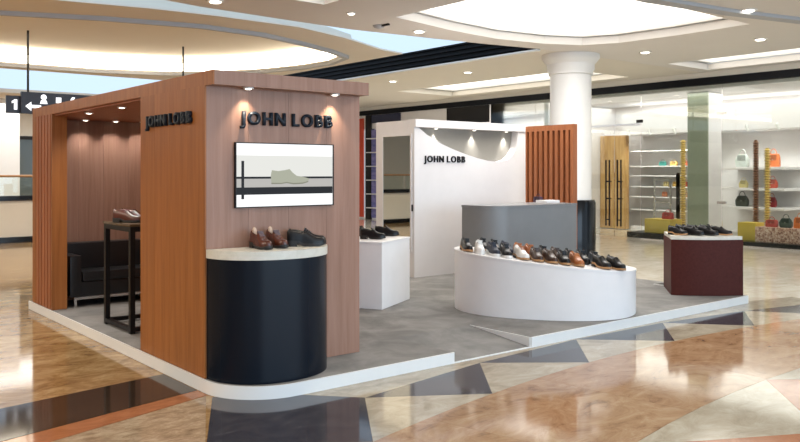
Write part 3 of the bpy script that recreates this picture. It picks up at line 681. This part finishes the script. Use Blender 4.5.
CZ = PZ+1.0125+.001
gk = 'shoes on the navy counter'
VD = Vector((.632, .775)); RD = Vector((.775, -.632))
def head(deg):                                      # heading: 0 = toe towards the viewer's side, 90 = towards the right
    d_ = -VD*math.cos(math.radians(deg))+RD*math.sin(math.radians(deg)); return rz_to(d_.x, d_.y)
shoe(3.18, 5.645, CZ, head(36), 'shoebrn', 'soleblk', 'left shoe of the glossy burgundy brown pair with pale shoe trees', gk, tree=True)
shoe(3.335, 5.665, CZ, head(36), 'shoebrn', 'soleblk', 'right shoe of the glossy burgundy brown pair with pale shoe trees', gk, tree=True)
shoe(3.575, 5.60, CZ, head(98), 'shoeblk', 'soleblk', 'front black lace-up shoe on the navy counter', gk)
shoe(3.67, 5.735, CZ, head(102), 'shoeblk', 'soleblk', 'rear black lace-up shoe on the navy counter, against the wall', gk)

# ================================================================== BAY FURNITURE
so = thing('sofa', 'low black leather sofa with chrome frame inside the kiosk bay', 'sofa', (3.62, 10.2, PZ))
box('base', (-.60, -.28, .12), (.63, .28, .30), 'leather', so, .02); box('seat_cushion', (-.46, -.30, .30), (.50, .10, .42), 'leather', so, .035)
box('backrest', (-.60, .10, .30), (.63, .29, .74), 'leather', so, .04); box('arm', (-.61, -.30, .12), (-.47, .20, .62), 'leather', so, .035); box('arm', (.51, -.30, .12), (.64, .20, .62), 'leather', so, .035)
boxes('chrome_frame', [((-.56, -.30, .09), (.60, -.27, .12)), ((-.56, .24, .09), (.60, .27, .12)), ((-.56, -.27, .09), (-.53, .24, .12)), ((.57, -.27, .09), (.60, .24, .12))], 'chrome', so)
for x in (-.56, .57):
    for y in (-.30, .24): box('leg', (x, y, .001), (x+.03, y+.03, .09), 'chrome', so)
tb = thing('high_table', 'tall narrow black framed table in the kiosk bay', 'table', (3.30, 8.30, PZ))
for x in (-.31, .26):
    for y in (-.38, .33): box('leg', (x, y, .001), (x+.05, y+.05, 1.07), 'black', tb)
for x in (-.31, .26):
    box('foot_rail', (x, -.33, .02), (x+.05, .33, .06), 'black', tb); box('top_rail', (x, -.33, 1.02), (x+.05, .33, 1.07), 'black', tb)
for y in (-.38, .33):
    box('foot_rail', (-.26, y, .02), (.26, y+.05, .06), 'black', tb); box('top_rail', (-.26, y, 1.02), (.26, y+.05, 1.07), 'black', tb)
M['tabletop'] = mat('dark_table_top', (.10, .065, .035), .25)
box('top', (-.32, -.39, 1.071), (.32, .39, 1.095), 'tabletop', tb, .003)
shoe(3.10, 8.28, PZ+1.097, rz_to(.7, -.7), 'shoebrn', 'soleblk', 'dark brown shoe nearer the front on the tall black table', 'shoes on the tall table', 'loafer')
shoe(3.22, 8.40, PZ+1.097, rz_to(.7, -.7), 'shoebrn', 'soleblk', 'dark brown shoe farther back on the tall black table', 'shoes on the tall table', 'loafer')

# ================================================================== WHITE PLINTH
ang = math.atan2(.42, .78)
wp = thing('display_plinth', 'plain white box plinth with black shoes, beside the kiosk', 'plinth', (5.81, 7.46, PZ), ang)
box('body', (0, 0, .001), (.88, .8, .775), 'whitegloss', wp, .004); box('cap', (-.006, -.006, .775), (.886, .806, .795), 'whitegloss', wp, .003)
def wpp(u, v): return (5.81+u*math.cos(ang)-v*math.sin(ang), 7.46+u*math.sin(ang)+v*math.cos(ang))
gw = 'black shoes on the white box plinth'
for x, y, r, lb in ((6.116, 8.267, 60, 'leftmost black shoe on the white box plinth, half behind the kiosk wall'), (5.992, 7.873, 78, 'front black lace-up shoe on the white box plinth'), (6.413, 8.128, 82, 'rightmost black lace-up shoe on the white box plinth')):
    shoe(x, y, PZ+.797, head(r), 'shoeblk', 'soleblk', lb, gw)

# ================================================================== OVAL DISPLAY
OC = (7.41, 6.37); od = Vector((.563, -.826)); on = Vector((-.826, -.563))
def oval(sa=1.06, sb=.84, sback=.45, n=56):
    out = []
    for i in range(n):
        t = 2*PI*i/n; c, s = math.cos(t), math.sin(t); b = sb if s > 0 else sback
        q = od*(sa*math.copysign(abs(c)**.86, c))+on*(b*math.copysign(abs(s)**.86, s)); out.append((q.x, q.y))
    return out
ov = thing('oval_display', 'large white oval display island with sloping top full of shoes', 'display island', (OC[0], OC[1], PZ))
def ztop(x, y): return .750-.165*(x+OC[0]-6.5)-.11*(x*on.x+y*on.y)
prism('body', oval(), .001, 1, 'whitegloss', ov, True, lambda x, y: ztop(x, y)-.02)
prism('top', oval(1.065, .845, .455), 1, 1, 'whitegloss', ov, True, ztop).data
# turn the top into a slab: lower its bottom ring to just above the body
for o in ov.children:
    if o.name.startswith('top'):
        n = len(oval())
        for v in o.data.vertices:
            if v.index < n: v.co.z = ztop(v.co.x, v.co.y)-.0195
def oshoe(u, v, deg, upper, sole, label, style='derby', laces=None):
    q = od*u+on*v; x, y = OC[0]+q.x, OC[1]+q.y; z = PZ+ztop(q.x, q.y)+.002
    nv = Vector((.165+.11*on.x, .11*on.y, 1)).normalized(); mat_ = Vector((0, 0, 1)).rotation_difference(nv).to_matrix().to_4x4() @ Matrix.Rotation(math.radians(deg), 4, 'Z')
    shoe(x, y, z, 0, upper, sole, label, 'shoes on the oval display island', style, scale=1.13, tilt=mat_.to_euler(), laces=laces)
# (along, towards viewer, heading)
rows = [
 (-.92, .30, 'shoeblk', 'tan', 'derby', 'leftmost black shoe at the end of the oval display'),
 (-.74, .42, 'shoewht', 'solewht', 'sneaker', 'white sneaker in the front row of the oval display'),
 (-.54, .52, 'shoenavy', 'solewht', 'sneaker', 'navy sneaker with white sole right of the white one'),
 (-.33, .58, 'shoeblk', 'solewht', 'sneaker', 'black sneaker with white sole in the front row of the oval display'),
 (-.11, .62, 'shoewht', 'tan', 'derby', 'white and brown lace-up shoe in the middle of the front row'),
 (.06, .60, 'shoedkbrn', 'tan', 'derby', 'dark brown shoe right of the white and brown one'),
 (.20, .60, 'shoedkbrn', 'tan', 'loafer', 'dark brown loafer with tan sole in the front row of the oval display'),
 (.40, .52, 'shoeblk', 'tan', 'derby', 'black shoe with tan sole next to the cognac one'),
 (.53, .48, 'shoetan', 'tan', 'loafer', 'cognac loafer near the low end of the oval display'),
 (.76, .36, 'shoeblk', 'tan', 'loafer', 'front black shoe of the pair at the low right end of the oval display'),
 (.87, .28, 'shoeblk', 'tan', 'loafer', 'rear black shoe of the pair at the low right end of the oval display'),
 (-.86, .02, 'shoeblk', 'tan', 'derby', 'back row black shoe at the high end of the oval display'),
 (-.70, .06, 'shoeblk', 'soleblk', 'derby', 'back row black shoe behind the white sneaker'),
 (-.50, .12, 'shoenavy', 'soleblk', 'loafer', 'back row navy loafer behind the navy sneaker'),
 (-.34, .20, 'shoetan', 'tan', 'derby', 'back row cognac lace-up shoe left of its twin on the oval display'),
 (-.20, .24, 'shoetan', 'tan', 'derby', 'back row cognac lace-up shoe right of its twin on the oval display'),
 (-.02, .24, 'shoeblk', 'soleblk', 'derby', 'back row black shoe behind the white and brown one'),
 (.14, .22, 'shoedkbrn', 'soleblk', 'derby', 'back row dark brown shoe in the middle of the oval display'),
 (.30, .20, 'shoeblk', 'soleblk', 'loafer', 'back row black loafer right of the dark brown shoes'),
 (.50, .14, 'shoeblk', 'soleblk', 'derby', 'back row black lace-up shoe behind the cognac loafer'),
 (.64, .12, 'shoeblk', 'soleblk', 'derby', 'rightmost back row black lace-up shoe of the oval display')]
nf = 0
for i, (u, v, a, b, st, lb) in enumerate(rows):
    back = 'back row' in lb
    u2 = (-.86, -.69, -.52, -.37, -.19, -.02, .13, .28, .42, .69, .84)[i] if not back else (-.72, -.57, -.42, -.27, -.13, .02, .17, .32, .46, .60)[i-11]
    v2 = .56*math.sqrt(max(0, 1-(u2/1.18)**2))+.02-(.37 if back else 0)
    oshoe(u2, v2, math.degrees(head((12, 4, 14, 8, 16, 10, 14, 6, 10, 18, 20)[i] if not back else 4+(i*5) % 11)), a, b, lb, st, 'shoetan' if 'white and brown lace' in lb and not back else None)

# ================================================================== GREY DESK
gd = thing('reception_desk', 'grey rounded reception desk behind the oval shoe display', 'desk', (8.85, 8.1, PZ))
def rrect(x0, x1, y0, y1, rs, n=10):
    """rs: radius per corner (x0y0, x1y0, x1y1, x0y1)"""
    out = []
    for (cx, cy, r, a) in ((x0+rs[0], y0+rs[0], rs[0], 180), (x1-rs[1], y0+rs[1], rs[1], 270), (x1-rs[2], y1-rs[2], rs[2], 0), (x0+rs[3], y1-rs[3], rs[3], 90)):
        out += arc(cx, cy, r, r, a, a+90, n) if r > .001 else [(cx, cy)]
    return out
prism('body', rrect(-.9, .9, -.38, .28, (.34, .03, .03, .05)), .001, 1.12, 'grey', gd, True)
prism('top', rrect(-.905, .905, -.385, .285, (.345, .03, .03, .05)), 1.121, 1.15, 'grey', gd, True)
box('wood_end', (.9, -.33, .001), (.915, .27, 1.12), 'wood', gd)
tag(box('document_box', (9.38, 8.0, PZ+1.151), (9.68, 8.22, PZ+1.19), 'white', None, .005), 'flat white box lying on the grey desk', 'box')
bag(9.55, 8.32, PZ+1.151, .16, .09, 'plum', (.06, .02, .05), 'small dark plum pouch on the grey desk behind the white box', 1)

# ================================================================== WHITE WALL WITH MIRROR
ww = thing('branded_wall', 'white partition wall with leaf-shaped alcove, mirror side and black lettering', 'partition', (7.95, 9.40, PZ))
def wx(x): return x-7.95
FZ = 2.52-PZ
# front panel with the alcove cut away: polygon in the wall plane (x,z)
curve = [(8.03, 2.41), (8.2, 2.30), (8.5, 2.165), (8.75, 2.085), (9.02, 2.01), (9.3, 1.945), (9.55, 1.905), (9.8, 1.89), (10.0, 1.925), (10.12, 1.99), (10.2, 2.08), (10.25, 2.22), (10.27, 2.41)]
poly = [(7.95, PZ+.001), (10.5, PZ+.001), (10.5, 2.41)]+curve[::-1]+[(7.95, 2.41)]
bm = bmesh.new(); n = len(poly)
A = [bm.verts.new((wx(p[0]), 0, p[1]-PZ)) for p in poly]; B = [bm.verts.new((wx(p[0]), .14, p[1]-PZ)) for p in poly]
for t in tessellate_polygon([[Vector((p[0], p[1], 0)) for p in poly]]):
    bm.faces.new([A[i] for i in t]); bm.faces.new([B[i] for i in t])
for i in range(n): bm.faces.new((A[i], A[(i+1) % n], B[(i+1) % n], B[i]))
from_bm('front_panel', bm, 'white', ww)
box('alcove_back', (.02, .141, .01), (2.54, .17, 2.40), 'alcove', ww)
box('top_fascia', (-.0, -.03, 2.312), (2.55, .17, 2.43), 'white', ww)
box('core', (.03, .171, .001), (2.55, .96, 2.42), 'white', ww)
box('side_panel', (0, .141, .001), (.03, .96, 2.42), 'white', ww)
for x in (8.46, 9.30, 10.06):
    d = downlight(ww, (x-7.95, .075, 2.312), .04); spot('lamp', d, (0, 0, -.02), 22, 70, (0, .05, -.5), NEUT, .8, .02)
letters('JOHN LOBB', ww, (8.14-7.95, 0, 1.875-PZ), (1, 0, 0), .10, .02, 'letterblk', .87, .02)
mr = thing('wall_mirror', 'tall mirror in a white frame on the left side of the partition', 'mirror', (7.949, 9.82, PZ+.40))
box('glass', (-.012, -.34, .03), (-.004, .34, 1.78), 'mirror', mr)
boxes('frame', [((-.02, -.37, 0), (0, -.34, 1.81)), ((-.02, .34, 0), (0, .37, 1.81)), ((-.02, -.34, 0), (0, .34, .03)), ((-.02, -.34, 1.78), (0, .34, 1.81))], 'white', mr)
tag(box('wall_lock', (7.93, 9.43, 1.12), (7.949, 9.455, 1.22), 'black'), 'small dark lock plate on the corner of the white partition', 'lock')

# ================================================================== SLAT SCREEN
ss = thing('slat_screen', 'reddish brown timber screen of upright slats behind the grey desk', 'screen', (10.15, 8.12, PZ))
SH = 2.38; SL = 1.0
boxes('frame', [((0, 0, .001), (.10, .06, SH)), ((0, SL-.03, .001), (.10, SL, SH)), ((0, .06, SH-.09), (.10, SL-.03, SH)), ((0, .06, .001), (.10, SL-.03, .08))], 'slatwood', ss)
box('back_panel', (.085, .06, .08), (.10, SL-.03, SH-.09), 'slatwood', ss)
for k in range(8): box('slat', (0, .095+k*.11, .08), (.075, .095+k*.11+.06, SH-.09), 'slatwood', ss)

# ================================================================== BURGUNDY CABINET
bc = thing('display_cabinet', 'burgundy wrapped curved display cabinet with pale top at the platform corner', 'cabinet', (9.955, 5.985, PZ))
def quad(s=1.0):
    p0, p1 = Vector((9.47-9.95, 5.98-6.0)), Vector((10.17-9.95, 5.36-6.0)); nrm = Vector((-.66, -.75)); out = []
    for i in range(15):
        t = i/14; q = p0.lerp(p1, t)+nrm*(.13*4*t*(1-t))*.55; out.append((q.x*s, q.y*s))
    return out+[(.22*s, .48*s), (.16*s, .5*s)]
prism('body', quad(), .001, .73, 'burgundy', bc, True); prism('plinth_top', quad(.985), .731, .775, 'stone', bc, True)
gc = 'black shoes on the burgundy cabinet'
vd = Vector((.632, .775)); rd = Vector((.775, -.632)); c0 = Vector((9.90, 5.86))
for i, (u, v, lb, a) in enumerate(((-.29, -.04, 'leftmost black shoe on the burgundy cabinet', 36), (-.10, -.10, 'black shoe second from left in the front row on the burgundy cabinet', 42), (.09, -.11, 'black shoe second from right in the front row on the burgundy cabinet', 40), (.28, -.08, 'rightmost black shoe on the burgundy cabinet', 44),
                                (-.12, .20, 'back row black shoe at left on the burgundy cabinet', 30), (.05, .22, 'back row black shoe in the middle on the burgundy cabinet', 34), (.22, .20, 'back row black shoe at right on the burgundy cabinet', 38))):
    q = c0+rd*(u+.045)+vd*(v+.03)
    d_ = -vd*math.cos(math.radians(a))+rd*math.sin(math.radians(a))
    shoe(q.x, q.y, PZ+.777, rz_to(d_.x, d_.y), 'shoeblk', 'tan' if i % 3 == 0 else 'soleblk', lb, gc, 'loafer' if i % 2 else 'derby', scale=.98)
